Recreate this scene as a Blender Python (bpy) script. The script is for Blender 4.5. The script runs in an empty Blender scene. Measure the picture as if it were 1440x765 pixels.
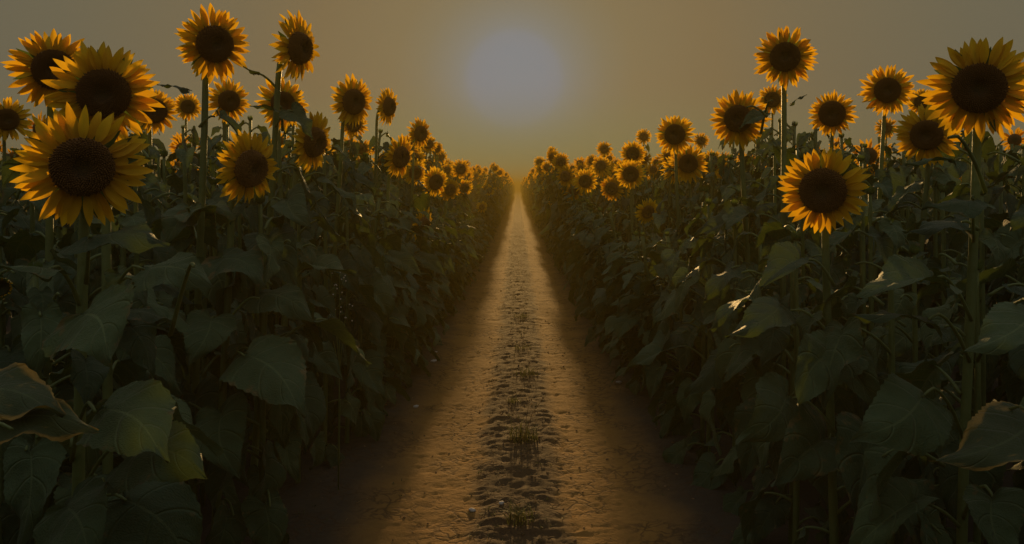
import bpy, math, random
import numpy as np
from mathutils import Vector, Matrix

RNG = random.Random(11)
NPR = np.random.RandomState(5)
sc = bpy.context.scene
COL = sc.collection
PI = math.pi
R = math.radians

# ------------------------------------------------------------------ frame
F = 1120.0            # focal length in photo pixels (1440 wide)
VX, VY = 728.0, 262.0  # vanishing point in the photo
CAMH = 1.40
EXPO = 0.20
EXF = 2.0 ** EXPO


def at(px, py, d):
    """a pixel of the photograph at depth d as a world point (camera at 0,0,CAMH looking along +Y)"""
    return Vector(((px - VX) / F * d, d, CAMH + (VY - py) / F * d))


def srgb(r, g, b):
    f = lambda c: c / 12.92 if c <= 0.04045 else ((c + 0.055) / 1.055) ** 2.4
    return tuple(f(v / 255.0) for v in (r, g, b))


# ------------------------------------------------------------------ small mesh kit (numpy)
class MB:
    def __init__(self):
        self.v, self.f, self.m, self.uv, self.n = [], [], [], [], 0

    def add(self, v, f, mat=0, uv=None):
        v = np.asarray(v, float)
        self.v.append(v)
        self.f += [tuple(i + self.n for i in q) for q in f]
        self.m += [mat] * len(f)
        self.uv.append(np.zeros((len(v), 2)) if uv is None else np.asarray(uv, float))
        self.n += len(v)

    def mesh(self, name, mats, smooth=True):
        me = bpy.data.meshes.new(name)
        V = np.concatenate(self.v)
        me.from_pydata(V.tolist(), [], self.f)
        for m in mats:
            me.materials.append(m)
        if len(mats) > 1:
            me.polygons.foreach_set("material_index", self.m)
        me.polygons.foreach_set("use_smooth", [smooth] * len(self.f))
        UV = np.concatenate(self.uv)
        li = np.empty(len(me.loops), dtype=np.int32)
        me.loops.foreach_get("vertex_index", li)
        lay = me.uv_layers.new(name="UVMap")
        lay.data.foreach_set("uv", UV[li].astype(np.float32).ravel())
        me.update()
        return me


def grid_faces(nr, nc, closed=False):
    f = []
    for i in range(nr - 1):
        for j in range(nc if closed else nc - 1):
            k = (j + 1) % nc
            f.append((i * nc + j, i * nc + k, (i + 1) * nc + k, (i + 1) * nc + j))
    return f


def smooth_path(pts, n):
    """Catmull-Rom through points"""
    P = [np.array(p, float) for p in pts]
    P = [2 * P[0] - P[1]] + P + [2 * P[-1] - P[-2]]
    out = []
    segs = len(P) - 3
    for i in range(n):
        t = i / (n - 1) * segs
        k = min(int(t), segs - 1)
        u = t - k
        a, b, c, d = P[k:k + 4]
        out.append(0.5 * ((2 * b) + (c - a) * u + (2 * a - 5 * b + 4 * c - d) * u * u + (3 * b - a - 3 * c + d) * u ** 3))
    return np.array(out)


def tube(path, rad, ns=8):
    """vertices and faces of a tapered tube along a polyline (closed ends)"""
    path = np.asarray(path, float)
    n = len(path)
    rad = np.interp(np.linspace(0, 1, n), np.linspace(0, 1, len(rad)), rad)
    tan = np.gradient(path, axis=0)
    tan /= np.linalg.norm(tan, axis=1)[:, None] + 1e-9
    ref = np.array([0.31, 0.95, 0.02])
    V, UV = [], []
    for i in range(n):
        t = tan[i]
        a = np.cross(t, ref)
        if np.linalg.norm(a) < 0.2:
            a = np.cross(t, np.array([1.0, 0, 0.1]))
        a /= np.linalg.norm(a)
        b = np.cross(t, a)
        for j in range(ns):
            w = 2 * PI * j / ns
            V.append(path[i] + rad[i] * (math.cos(w) * a + math.sin(w) * b))
            UV.append((j / ns, i / (n - 1)))
    f = grid_faces(n, ns, True)
    f.append(tuple(range(ns - 1, -1, -1)))
    f.append(tuple((n - 1) * ns + j for j in range(ns)))
    return np.array(V), f, np.array(UV)


def link(name, me, parent=None, mat=None):
    o = bpy.data.objects.new(name, me)
    COL.objects.link(o)
    if parent is not None:
        o.parent = parent
    if mat is not None:
        o.matrix_basis = mat
    return o


def tag(o, label=None, cat=None, group=None, kind=None):
    if label:
        o["label"] = label
    if cat:
        o["category"] = cat
    if group:
        o["group"] = group
    if kind:
        o["kind"] = kind
    return o


# ------------------------------------------------------------------ noise
_TAB = NPR.rand(256, 256)


def vnoise(x, y):
    xi, yi = np.floor(x).astype(int), np.floor(y).astype(int)
    xf, yf = x - xi, y - yi
    u, v = xf * xf * (3 - 2 * xf), yf * yf * (3 - 2 * yf)
    g = lambda a, b: _TAB[(xi + a) % 256, (yi + b) % 256]
    return (g(0, 0) * (1 - u) + g(1, 0) * u) * (1 - v) + (g(0, 1) * (1 - u) + g(1, 1) * u) * v


def fbm(x, y, o=4):
    s, a, t = 0.0, 1.0, 0.0
    for k in range(o):
        s = s + a * vnoise(x * 2 ** k + 17.3 * k, y * 2 ** k + 5.1 * k)
        t += a
        a *= 0.55
    return s / t


# ------------------------------------------------------------------ materials
def nmat(name):
    m = bpy.data.materials.new(name)
    m.use_nodes = True
    nt = m.node_tree
    nt.nodes.clear()
    out = nt.nodes.new("ShaderNodeOutputMaterial")
    return m, nt, out


def N(nt, t, **kw):
    n = nt.nodes.new(t)
    for k, v in kw.items():
        if k in n.inputs:
            n.inputs[k].default_value = v
        else:
            setattr(n, k, v)
    return n


def mathn(nt, op, a, b=None, c=None, clamp=False):
    n = nt.nodes.new("ShaderNodeMath")
    n.operation = op
    n.use_clamp = clamp
    for i, x in enumerate((a, b, c)):
        if x is None:
            continue
        if isinstance(x, (int, float)):
            n.inputs[i].default_value = x
        else:
            nt.links.new(x, n.inputs[i])
    return n.outputs[0]


def mixc(nt, fac, a, b, blend="MIX"):
    n = nt.nodes.new("ShaderNodeMix")
    n.data_type = "RGBA"
    n.blend_type = blend
    for sock, x in ((n.inputs[0], fac), (n.inputs[6], a), (n.inputs[7], b)):
        if isinstance(x, (int, float)):
            sock.default_value = x
        elif isinstance(x, tuple):
            sock.default_value = (*x, 1.0) if len(x) == 3 else x
        else:
            nt.links.new(x, sock)
    return n.outputs[2]


def leaf_material(name, base, base2, trans, dried=0.0):
    m, nt, out = nmat(name)
    L = nt.links.new
    uv = N(nt, "ShaderNodeUVMap", uv_map="UVMap")
    sep = N(nt, "ShaderNodeSeparateXYZ")
    L(uv.outputs[0], sep.inputs[0])
    u, v = sep.outputs[0], sep.outputs[1]
    au = mathn(nt, "ABSOLUTE", mathn(nt, "MULTIPLY_ADD", u, 2.0, -1.0))
    oi = N(nt, "ShaderNodeObjectInfo")
    # midrib and side veins (drawn on the blade itself)
    mid = mathn(nt, "LESS_THAN", au, 0.03)
    fr = mathn(nt, "FRACT", mathn(nt, "ADD", mathn(nt, "MULTIPLY", v, 5.5), mathn(nt, "MULTIPLY", au, -1.3)))
    side = mathn(nt, "SUBTRACT", 1.0, mathn(nt, "DIVIDE", mathn(nt, "ABSOLUTE", mathn(nt, "SUBTRACT", fr, 0.5)), 0.07), clamp=True)
    vein = mathn(nt, "MAXIMUM", mid, mathn(nt, "MULTIPLY", side, 0.7))
    tc = N(nt, "ShaderNodeTexCoord")
    no = N(nt, "ShaderNodeTexNoise", Scale=6.0, Detail=4.0)
    L(tc.outputs["Object"], no.inputs["Vector"])
    c = mixc(nt, no.outputs[0], base, base2)
    c = mixc(nt, mathn(nt, "MULTIPLY", vein, 0.45), c, (0.14, 0.19, 0.07))
    hs = N(nt, "ShaderNodeHueSaturation", Saturation=0.95)
    L(mathn(nt, "MULTIPLY_ADD", oi.outputs["Random"], 0.7, 0.62), hs.inputs["Value"])
    L(mathn(nt, "MULTIPLY_ADD", oi.outputs["Random"], -0.04, 0.52), hs.inputs["Hue"])
    L(c, hs.inputs["Color"])
    c = hs.outputs[0]
    if dried == 0:
        rn = mathn(nt, "FRACT", mathn(nt, "MULTIPLY", oi.outputs["Random"], 7.31))
        nb = N(nt, "ShaderNodeTexNoise", Scale=7.0, Detail=5.0)
        L(tc.outputs["Object"], nb.inputs["Vector"])
        q = mathn(nt, "ADD", nb.outputs[0], mathn(nt, "MULTIPLY", au, 0.22))
        q = mathn(nt, "ADD", q, mathn(nt, "MULTIPLY", rn, 0.20))
        q = mathn(nt, "MULTIPLY", mathn(nt, "SUBTRACT", q, 0.90), 9.0, clamp=True)
        c = mixc(nt, mathn(nt, "MULTIPLY", q, 0.85), c, (0.15, 0.105, 0.035))
    if dried > 0:
        no2 = N(nt, "ShaderNodeTexNoise", Scale=5.0, Detail=5.0)
        L(uv.outputs[0], no2.inputs["Vector"])
        k = mathn(nt, "ADD", mathn(nt, "MULTIPLY", au, 0.55), mathn(nt, "MULTIPLY", no2.outputs[0], 1.0))
        k = mathn(nt, "MULTIPLY", mathn(nt, "SUBTRACT", k, 0.98 - 0.2 * dried), 6.0, clamp=True)
        c = mixc(nt, k, c, (0.36, 0.22, 0.045))
    # blade relief: side veins, blisters
    h = mathn(nt, "ADD", mathn(nt, "MULTIPLY", vein, -1.0), mathn(nt, "MULTIPLY", no.outputs[0], 1.2))
    no3 = N(nt, "ShaderNodeTexNoise", Scale=60.0, Detail=3.0)
    L(uv.outputs[0], no3.inputs["Vector"])
    h = mathn(nt, "ADD", h, mathn(nt, "MULTIPLY", no3.outputs[0], 0.5))
    bp = N(nt, "ShaderNodeBump", Strength=0.6, Distance=0.015)
    L(h, bp.inputs["Height"])
    pb = N(nt, "ShaderNodeBsdfPrincipled", Roughness=0.62)
    pb.inputs["Specular IOR Level"].default_value = 0.32
    pb.inputs["Sheen Weight"].default_value = 0.06
    pb.inputs["Sheen Roughness"].default_value = 0.35
    L(c, pb.inputs["Base Color"])
    L(bp.outputs[0], pb.inputs["Normal"])
    tr = N(nt, "ShaderNodeBsdfTranslucent")
    if dried > 0:
        ct = mixc(nt, k, trans, (0.42, 0.26, 0.04))
        L(ct, tr.inputs[0])
    else:
        tr.inputs[0].default_value = (*trans, 1)
    mx = N(nt, "ShaderNodeMixShader", Fac=0.17)
    L(pb.outputs[0], mx.inputs[1])
    L(tr.outputs[0], mx.inputs[2])
    L(mx.outputs[0], out.inputs[0])
    return m


def petal_material():
    m, nt, out = nmat("petal_yellow")
    L = nt.links.new
    uv = N(nt, "ShaderNodeUVMap", uv_map="UVMap")
    sep = N(nt, "ShaderNodeSeparateXYZ")
    L(uv.outputs[0], sep.inputs[0])
    u, v = sep.outputs[0], sep.outputs[1]
    ramp = N(nt, "ShaderNodeValToRGB")
    cr = ramp.color_ramp
    cr.elements[0].position, cr.elements[0].color = 0.0, (0.45, 0.17, 0.008, 1)
    cr.elements[1].position, cr.elements[1].color = 1.0, (0.86, 0.58, 0.020, 1)
    e = cr.elements.new(0.35)
    e.color = (0.80, 0.46, 0.012, 1)
    L(v, ramp.inputs[0])
    oi = N(nt, "ShaderNodeObjectInfo")
    # long streaks along each petal
    mp = N(nt, "ShaderNodeMapping")
    mp.inputs["Scale"].default_value = (9.0, 1.2, 1.0)
    L(uv.outputs[0], mp.inputs[0])
    no = N(nt, "ShaderNodeTexNoise", Scale=2.2, Detail=3.0)
    L(mp.outputs[0], no.inputs["Vector"])
    c = mixc(nt, mathn(nt, "MULTIPLY", no.outputs[0], 0.35), ramp.outputs[0], (0.66, 0.31, 0.006))
    hs = N(nt, "ShaderNodeHueSaturation", Saturation=1.0)
    L(mathn(nt, "MULTIPLY_ADD", oi.outputs["Random"], 0.016, 0.492), hs.inputs["Hue"])
    L(mathn(nt, "MULTIPLY_ADD", oi.outputs["Random"], 0.3, 0.82), hs.inputs["Value"])
    L(c, hs.inputs["Color"])
    bp = N(nt, "ShaderNodeBump", Strength=0.35, Distance=0.006)
    L(no.outputs[0], bp.inputs["Height"])
    pb = N(nt, "ShaderNodeBsdfPrincipled", Roughness=0.6)
    pb.inputs["Specular IOR Level"].default_value = 0.25
    L(hs.outputs[0], pb.inputs["Base Color"])
    L(bp.outputs[0], pb.inputs["Normal"])
    tr = N(nt, "ShaderNodeBsdfTranslucent")
    L(mixc(nt, 0.5, hs.outputs[0], (0.72, 0.36, 0.008)), tr.inputs[0])
    mx = N(nt, "ShaderNodeMixShader", Fac=0.46)
    L(pb.outputs[0], mx.inputs[1])
    L(tr.outputs[0], mx.inputs[2])
    L(mx.outputs[0], out.inputs[0])
    return m


def simple_mat(name, c1, c2, scale=20.0, rough=0.7, spec=0.3, bump=0.3, trans=None, coords="Object", bdist=0.01):
    m, nt, out = nmat(name)
    L = nt.links.new
    tc = N(nt, "ShaderNodeTexCoord")
    no = N(nt, "ShaderNodeTexNoise", Scale=scale, Detail=5.0)
    L(tc.outputs[coords], no.inputs["Vector"])
    c = mixc(nt, no.outputs[0], c1, c2)
    pb = N(nt, "ShaderNodeBsdfPrincipled", Roughness=rough)
    pb.inputs["Specular IOR Level"].default_value = spec
    L(c, pb.inputs["Base Color"])
    bp = N(nt, "ShaderNodeBump", Strength=bump, Distance=bdist)
    L(no.outputs[0], bp.inputs["Height"])
    L(bp.outputs[0], pb.inputs["Normal"])
    if trans:
        tr = N(nt, "ShaderNodeBsdfTranslucent")
        tr.inputs[0].default_value = (*trans, 1)
        mx = N(nt, "ShaderNodeMixShader", Fac=0.3)
        L(pb.outputs[0], mx.inputs[1])
        L(tr.outputs[0], mx.inputs[2])
        L(mx.outputs[0], out.inputs[0])
    else:
        L(pb.outputs[0], out.inputs[0])
    return m


def disc_material():
    m, nt, out = nmat("seed_disc")
    L = nt.links.new
    uv = N(nt, "ShaderNodeUVMap", uv_map="UVMap")   # u: distance from the disc's middle, v: floret shade
    sep = N(nt, "ShaderNodeSeparateXYZ")
    L(uv.outputs[0], sep.inputs[0])
    ramp = N(nt, "ShaderNodeValToRGB")
    cr = ramp.color_ramp
    cr.elements[0].position, cr.elements[0].color = 0.0, (0.060, 0.052, 0.020, 1)
    cr.elements[1].position, cr.elements[1].color = 1.0, (0.17, 0.085, 0.026, 1)
    for p, c in ((0.25, (0.050, 0.033, 0.016)), (0.45, (0.090, 0.046, 0.019)), (0.85, (0.13, 0.062, 0.020))):
        e = cr.elements.new(p)
        e.color = (*c, 1)
    L(sep.outputs[0], ramp.inputs[0])
    c = mixc(nt, sep.outputs[1], ramp.outputs[0], (0.26, 0.125, 0.036))
    pb = N(nt, "ShaderNodeBsdfPrincipled", Roughness=0.75)
    pb.inputs["Specular IOR Level"].default_value = 0.2
    L(c, pb.inputs["Base Color"])
    L(pb.outputs[0], out.inputs[0])
    return m


def soil_material(name, path=True):
    m, nt, out = nmat(name)
    L = nt.links.new
    tc = N(nt, "ShaderNodeTexCoord")
    P = tc.outputs["Object"]
    n1 = N(nt, "ShaderNodeTexNoise", Scale=1.7, Detail=6.0)
    L(P, n1.inputs["Vector"])
    n2 = N(nt, "ShaderNodeTexNoise", Scale=45.0, Detail=6.0, Roughness=0.65)
    L(P, n2.inputs["Vector"])
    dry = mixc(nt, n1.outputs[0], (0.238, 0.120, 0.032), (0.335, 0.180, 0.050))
    dark = mixc(nt, n1.outputs[0], (0.044, 0.036, 0.027), (0.078, 0.061, 0.043))  # path margin colour: the rows' shade is painted into this dark soil
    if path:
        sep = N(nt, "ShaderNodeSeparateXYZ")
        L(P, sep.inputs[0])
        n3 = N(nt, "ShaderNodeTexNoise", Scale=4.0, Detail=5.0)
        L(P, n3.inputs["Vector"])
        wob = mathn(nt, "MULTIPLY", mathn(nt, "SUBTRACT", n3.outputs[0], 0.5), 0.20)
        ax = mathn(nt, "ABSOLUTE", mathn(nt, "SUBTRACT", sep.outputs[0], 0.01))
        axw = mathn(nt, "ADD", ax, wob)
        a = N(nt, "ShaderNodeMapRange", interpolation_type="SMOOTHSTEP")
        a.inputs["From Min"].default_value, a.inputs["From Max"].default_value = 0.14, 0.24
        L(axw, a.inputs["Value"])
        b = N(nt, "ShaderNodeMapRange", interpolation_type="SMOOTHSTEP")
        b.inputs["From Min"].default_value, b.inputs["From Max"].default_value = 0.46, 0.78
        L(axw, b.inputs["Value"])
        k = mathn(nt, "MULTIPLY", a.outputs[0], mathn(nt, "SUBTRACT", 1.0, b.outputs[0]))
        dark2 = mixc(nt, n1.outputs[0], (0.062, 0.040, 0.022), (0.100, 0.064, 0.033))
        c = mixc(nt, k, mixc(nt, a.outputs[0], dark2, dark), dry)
    else:
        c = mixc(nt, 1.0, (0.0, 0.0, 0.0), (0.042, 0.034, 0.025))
    c = mixc(nt, 0.35, c, mixc(nt, n2.outputs[0], (0.35, 0.35, 0.35), (1.5, 1.5, 1.5)), "MULTIPLY")
    pb = N(nt, "ShaderNodeBsdfPrincipled", Roughness=0.95)
    pb.inputs["Specular IOR Level"].default_value = 0.1
    L(c, pb.inputs["Base Color"])
    bp = N(nt, "ShaderNodeBump", Strength=0.6, Distance=0.008)
    if path:
        mp = N(nt, "ShaderNodeMapping")
        mp.inputs["Scale"].default_value = (13.0, 21.0, 13.0)
        wn = N(nt, "ShaderNodeTexNoise", Scale=9.0, Detail=3.0)
        L(P, wn.inputs["Vector"])
        wv = mixc(nt, 0.16, P, wn.outputs["Color"])
        L(wv, mp.inputs[0])
        vo = N(nt, "ShaderNodeTexVoronoi", feature="DISTANCE_TO_EDGE", Scale=1.0)
        L(mp.outputs[0], vo.inputs["Vector"])
        ck = mathn(nt, "MULTIPLY", vo.outputs["Distance"], 8.0, clamp=True)
        pt = N(nt, "ShaderNodeTexNoise", Scale=2.6, Detail=2.0)
        L(P, pt.inputs["Vector"])
        ck = mathn(nt, "MAXIMUM", ck, mathn(nt, "MULTIPLY", mathn(nt, "SUBTRACT", pt.outputs[0], 0.42), 7.0, clamp=True))
        h = mathn(nt, "ADD", n2.outputs[0], mathn(nt, "MULTIPLY", ck, 0.8))
        L(h, bp.inputs["Height"])
        c = mixc(nt, mathn(nt, "MULTIPLY", mathn(nt, "SUBTRACT", 1.0, ck), 0.75), c, (0.07, 0.042, 0.024))
        L(c, pb.inputs["Base Color"])
    else:
        L(n2.outputs[0], bp.inputs["Height"])
    L(bp.outputs[0], pb.inputs["Normal"])
    L(pb.outputs[0], out.inputs[0])
    return m


M_LEAF = leaf_material("sunflower_leaf", (0.030, 0.061, 0.019), (0.060, 0.102, 0.033), (0.085, 0.125, 0.022))
M_DRY = leaf_material("yellowing_leaf", (0.042, 0.066, 0.020), (0.072, 0.094, 0.028), (0.11, 0.13, 0.02), dried=0.5)
M_STEM = simple_mat("hairy_stem", (0.105, 0.145, 0.042), (0.165, 0.205, 0.07), 60, 0.55, 0.4, 0.4, trans=(0.26, 0.32, 0.06))
M_BRACT = simple_mat("green_bract", (0.045, 0.075, 0.022), (0.075, 0.11, 0.035), 30, 0.6, 0.3, 0.3, trans=(0.12, 0.18, 0.03))
M_PETAL = petal_material()
M_DISC = disc_material()
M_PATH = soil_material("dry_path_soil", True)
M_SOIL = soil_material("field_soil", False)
M_GRASS = simple_mat("dusty_grass", (0.035, 0.050, 0.016), (0.085, 0.085, 0.035), 14, 0.7, 0.3, 0.1, trans=(0.11, 0.12, 0.03))
M_STRAW = simple_mat("dry_straw", (0.20, 0.13, 0.06), (0.36, 0.25, 0.12), 14, 0.8, 0.2, 0.1, trans=(0.3, 0.2, 0.08))
M_STONE = simple_mat("pale_stone", (0.36, 0.32, 0.27), (0.55, 0.50, 0.43), 40, 0.8, 0.3, 0.5)
M_CLOD = simple_mat("soil_clod", (0.16, 0.10, 0.055), (0.26, 0.16, 0.085), 60, 0.95, 0.1, 0.6)
M_WHITE = simple_mat("white_floret", (0.5, 0.48, 0.42), (0.7, 0.68, 0.6), 60, 0.8, 0.2, 0.1)


# ------------------------------------------------------------------ leaf blades
EDGE = np.array([(0, 0), (.09, -.125), (.215, -.195), (.335, -.14), (.41, .01), (.415, .20), (.36, .40), (.265, .59), (.155, .77), (.055, .93), (0, 1.05)])
MIDY = np.array([0, .02, .06, .115, .20, .33, .48, .64, .78, .91, 1.02])


def leaf_grid(ns, nu, seed, fold, wave, droop, twist, serr=0.055):
    """a heart-shaped blade: petiole joint at 0, tip towards +Y, upper face +Z. Returns verts, faces, uv."""
    r = random.Random(seed)
    s = np.linspace(0, 1, ns)
    k = np.linspace(0, 1, len(EDGE))
    ex, ey, my = np.interp(s, k, EDGE[:, 0]), np.interp(s, k, EDGE[:, 1]), np.interp(s, k, MIDY)
    if ns > 14:       # round the polyline
        ker = np.array([1, 2, 1]) / 4.0
        for _ in range(3):
            for a in (ex, ey, my):
                a[1:-1] = np.convolve(a, ker, "valid")
    teeth = np.where(np.arange(ns) % 2 == 0, 1.0, 1.0 - serr) if serr else np.ones(ns)
    V, UV = [], []
    ph = [r.uniform(0, 6.28) for _ in range(6)]
    asym = r.uniform(-0.08, 0.08)
    for i in range(ns):
        for j in range(nu):
            u = -1 + 2 * j / (nu - 1)
            a = abs(u)
            sg = 1 if u >= 0 else -1
            tt = teeth[i] if a > 0.95 else 1.0
            x = sg * ex[i] * a * tt * (1 + asym * sg)
            y = my[i] + (ey[i] - my[i]) * a
            z = fold * abs(x) * (1.0 - 0.35 * a)
            z += wave * (a ** 2) * (math.sin(y * 8.0 + ph[0] + sg * ph[1]) * 0.6 + math.sin(y * 15.0 + ph[2] * sg) * 0.25)
            fr = (s[i] * 5.5 - a * 1.3)
            sw = fr % 1.0
            z += 0.034 * (abs(sw - 0.5) * 2 - 0.5) * -1 * min(1, a * 4) * (1 - 0.7 * s[i])      # puckering between side veins
            z -= 0.020 * (1 - min(1, a * 7))                                      # sunk midrib
            tw = twist * y
            x, z = x * math.cos(tw) - z * math.sin(tw), x * math.sin(tw) + z * math.cos(tw)
            # bend the midrib downward in an arc
            ang = droop * max(y, 0.0)
            if y > 0 and droop > 1e-3:
                rad = 1.0 / droop
                yy = math.sin(ang) * (rad + z)
                zz = math.cos(ang) * (rad + z) - rad
            else:
                yy, zz = y, z
            x += 0.09 * math.sin(ph[3]) * math.sin(PI * min(1.0, max(0.0, y)) * 1.15) + 0.05 * math.sin(ph[4]) * y * y
            V.append((x, yy, zz))
            UV.append((u * 0.5 + 0.5, s[i]))
    return np.array(V), grid_faces(ns, nu), np.array(UV)


LEAFP = [(0.35, .10, .45, .35), (-.30, .10, .60, -.45), (0.55, .11, .35, .5), (-.20, .13, .75, .3), (.30, .10, .60, -.55), (-.42, .10, .45, .4), (.60, .11, .80, -.3), (.12, .14, .50, .6)]
LEAF_HI = []
for i, (a, b, c, d) in enumerate(LEAFP):
    mb = MB()
    v, f, uv = leaf_grid(45, 13, 50 + i, a, b, c, d)
    mb.add(v, f, 0, uv)
    LEAF_HI.append((mb.mesh("leaf_blade", [M_LEAF]), mb.mesh("leaf_blade_yellow", [M_DRY])))
LEAF_MID = [leaf_grid(15, 9, 50 + i, a, b, c, d, 0.0) for i, (a, b, c, d) in enumerate(LEAFP)]
LEAF_LOW = [leaf_grid(7, 5, 50 + i, a, b, c, d, 0.0) for i, (a, b, c, d) in enumerate(LEAFP)]


def frame(origin, ydir, zdir, size, wide=1.0):
    y = Vector(ydir).normalized()
    z = Vector(zdir)
    z = (z - y * z.dot(y))
    if z.length < 1e-4:
        z = Vector((0.3, -1, 0.2)) - y * Vector((0.3, -1, 0.2)).dot(y)
    z.normalize()
    x = y.cross(z)
    m = Matrix((x * size * wide, y * size, z * size)).transposed().to_4x4()
    m.translation = Vector(origin)
    return m


def npm(M):
    return np.array(M)


def xf(V, M):
    M = npm(M)
    return V @ M[:3, :3].T + M[:3, 3]


# ------------------------------------------------------------------ flower heads. Local frame: face towards -Y, up +Z, petal tips at radius 1
def petal_grid(nl, nw, seed, wide=0.155):
    """petal along +Z from 0 to 1, face towards -Y"""
    r = random.Random(seed)
    V, UV = [], []
    back = r.uniform(-0.16, 0.28)
    tipcurl = r.uniform(-0.25, 0.30)
    cup = r.uniform(0.1, 0.9)
    side = r.uniform(-0.12, 0.12)
    tw = r.uniform(-0.9, 0.9)
    pk = r.uniform(0.42, 0.58)
    for i in range(nl):
        t = i / (nl - 1)
        w = wide * (math.sin(PI * min(1, t / (2 * pk))) ** 0.9 if t < pk else math.cos(PI / 2 * (t - pk) / (1 - pk)) ** 0.75)
        w = max(w, 0.035 * (1 - t)) if t < 0.97 else 0.004
        w = max(w, 0.45 * wide * (1 - t / 0.2)) if t < 0.2 else w
        for j in range(nw):
            u = -1 + 2 * j / (nw - 1)
            x = u * w
            y = -cup * 0.5 * w * u * u + 0.012 * math.cos(u * 7.5) * (1 - t)
            a = tw * t * t
            x, y = x * math.cos(a) - y * math.sin(a), x * math.sin(a) + y * math.cos(a)
            y += back * t * t * 0.6 + tipcurl * max(0, t - 0.55) ** 2 * 2.0
            x += side * t * t
            V.append((x, y, t))
            UV.append((u * .5 + .5, t))
    return np.array(V), grid_faces(nl, nw), np.array(UV)


PET_HI = [petal_grid(12, 7, 300 + i) for i in range(9)]
PET_MID = [petal_grid(6, 3, 300 + i) for i in range(9)]
PET_LOW = [petal_grid(4, 2, 300 + i) for i in range(9)]
PET_MESH = []
for g in PET_HI:
    mb = MB()
    mb.add(*g[:2], 0, g[2])
    PET_MESH.append(mb.mesh("petal", [M_PETAL]))


def petal_layout(seed, n, base_r=0.36):
    """[(variant, matrix)] of one head's petals"""
    r = random.Random(seed)
    out = []
    droopy = r.uniform(-0.05, 0.12)
    for layer, (cnt, back0, ln0) in enumerate(((int(n * .55), -0.02, 0.93), (n - int(n * .55), 0.09, 1.0))):
        for i in range(cnt):
            a = 2 * PI * (i + 0.5 * layer + r.uniform(-0.33, 0.33)) / cnt
            L = (ln0 - base_r) * r.uniform(0.86, 1.12)
            tilt = back0 + r.uniform(-0.10, 0.16) + droopy
            rot = Matrix.Rotation(a, 4, 'Y') @ Matrix.Translation((0, 0.02 + 0.03 * layer, base_r)) @ Matrix.Rotation(-tilt, 4, 'X') @ Matrix.Rotation(r.uniform(-.25, .25), 4, 'Z') @ Matrix.Rotation(r.uniform(-.10, .10), 4, 'Y')
            sx = r.uniform(0.42, 0.58)
            out.append((r.randrange(9), rot @ Matrix.Diagonal((sx, L, L, 1))))
    return out


def petals_mesh(seed, n, bank, base_r=0.36):
    mb = MB()
    for k, M in petal_layout(seed, n, base_r):
        mb.add(xf(bank[k][0], M), bank[k][1], 0, bank[k][2])
    return mb.mesh("petals", [M_PETAL])


def disc_geo(nr, na, florets, seed, rad=0.48):
    r = random.Random(seed)
    mb = MB()
    V, UV = [(0, -0.085, 0)], [(0, 0)]
    prof = lambda q: -0.10 - 0.10 * math.sin(PI * min(1, q * 1.05)) ** 1.5 * (0.4 + q) + 0.055 * math.exp(-(q / 0.28) ** 2) + 0.20 * max(0, q - 0.82) * 4
    for i in range(1, nr + 1):
        q = i / nr
        for j in range(na):
            a = 2 * PI * j / na
            V.append((rad * q * math.cos(a), prof(q), rad * q * math.sin(a)))
            UV.append((q, 0.0))
    V[0] = (0, prof(0), 0)
    f = [(0, 1 + j, 1 + (j + 1) % na) for j in range(na)]
    for i in range(nr - 1):
        for j in range(na):
            k = (j + 1) % na
            f.append((1 + i * na + j, 1 + (i + 1) * na + j, 1 + (i + 1) * na + k, 1 + i * na + k))
    mb.add(V, f, 0, UV)
    for i in range(florets):
        q = math.sqrt((i + 0.5) / florets) * 0.985
        a = i * 2.399963
        c = np.array((rad * q * math.cos(a), prof(q), rad * q * math.sin(a)))
        w = rad * 0.75 / math.sqrt(florets) * 1.25
        h = (0.020 if q < 0.35 else 0.050 + 0.03 * q) * r.uniform(0.7, 1.3)
        out = np.array((math.cos(a), 0, math.sin(a)))
        top = c + np.array((0, -h, 0)) + out * 0.03 * (q - 0.4) + np.array([r.uniform(-.01, .01), 0, r.uniform(-.01, .01)])
        tv = np.array((-math.sin(a), 0, math.cos(a)))
        base = [c + w * (math.cos(t) * out + math.sin(t) * tv) for t in (0, PI / 2, PI, 3 * PI / 2)]
        tp = [top + 0.45 * (b - c) for b in base]
        sh = r.uniform(0.0, 0.35)
        mb.add(base + tp, [(0, 1, 5, 4), (1, 2, 6, 5), (2, 3, 7, 6), (3, 0, 4, 7), (4, 5, 6, 7)], 0, [(q, 0)] * 4 + [(q, sh + 0.25 * q)] * 4)
    return mb


def bract_geo(n, seed, closed=0.0):
    """green receptacle at the back of the head with pointed bracts"""
    r = random.Random(seed)
    mb = MB()
    prof = [(0.05, 0.34), (0.16, 0.30), (0.30, 0.22), (0.38, 0.10), (0.40, 0.0), (0.34, -0.04)]
    na = 18
    V = [(p * math.cos(2 * PI * j / na), y, p * math.sin(2 * PI * j / na)) for p, y in prof for j in range(na)]
    f = grid_faces(len(prof), na, True)
    f.append(tuple(range(na)))
    f.append(tuple((len(prof) - 1) * na + j for j in range(na - 1, -1, -1)))
    mb.add(V, [q[::-1] for q in f])
    for i in range(n):
        a = 2 * PI * (i + r.uniform(-.3, .3)) / n
        L = r.uniform(0.30, 0.46)
        V = []
        for k in range(5):
            t = k / 4
            w = 0.085 * (1 - t ** 1.6) + 0.003
            y = 0.13 - 0.05 * t + r.uniform(0.0, 0.05) * t + 0.05 * (i % 2)
            rr = 0.40 + L * t * (1 - closed * 0.9 * t)
            y -= closed * 0.75 * t
            for u in (-1, 0, 1):
                V.append((u * w, y - 0.02 * abs(u), rr))
        mb.add(xf(np.array(V), Matrix.Rotation(a, 4, 'Y')), grid_faces(5, 3))
    return mb


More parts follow.
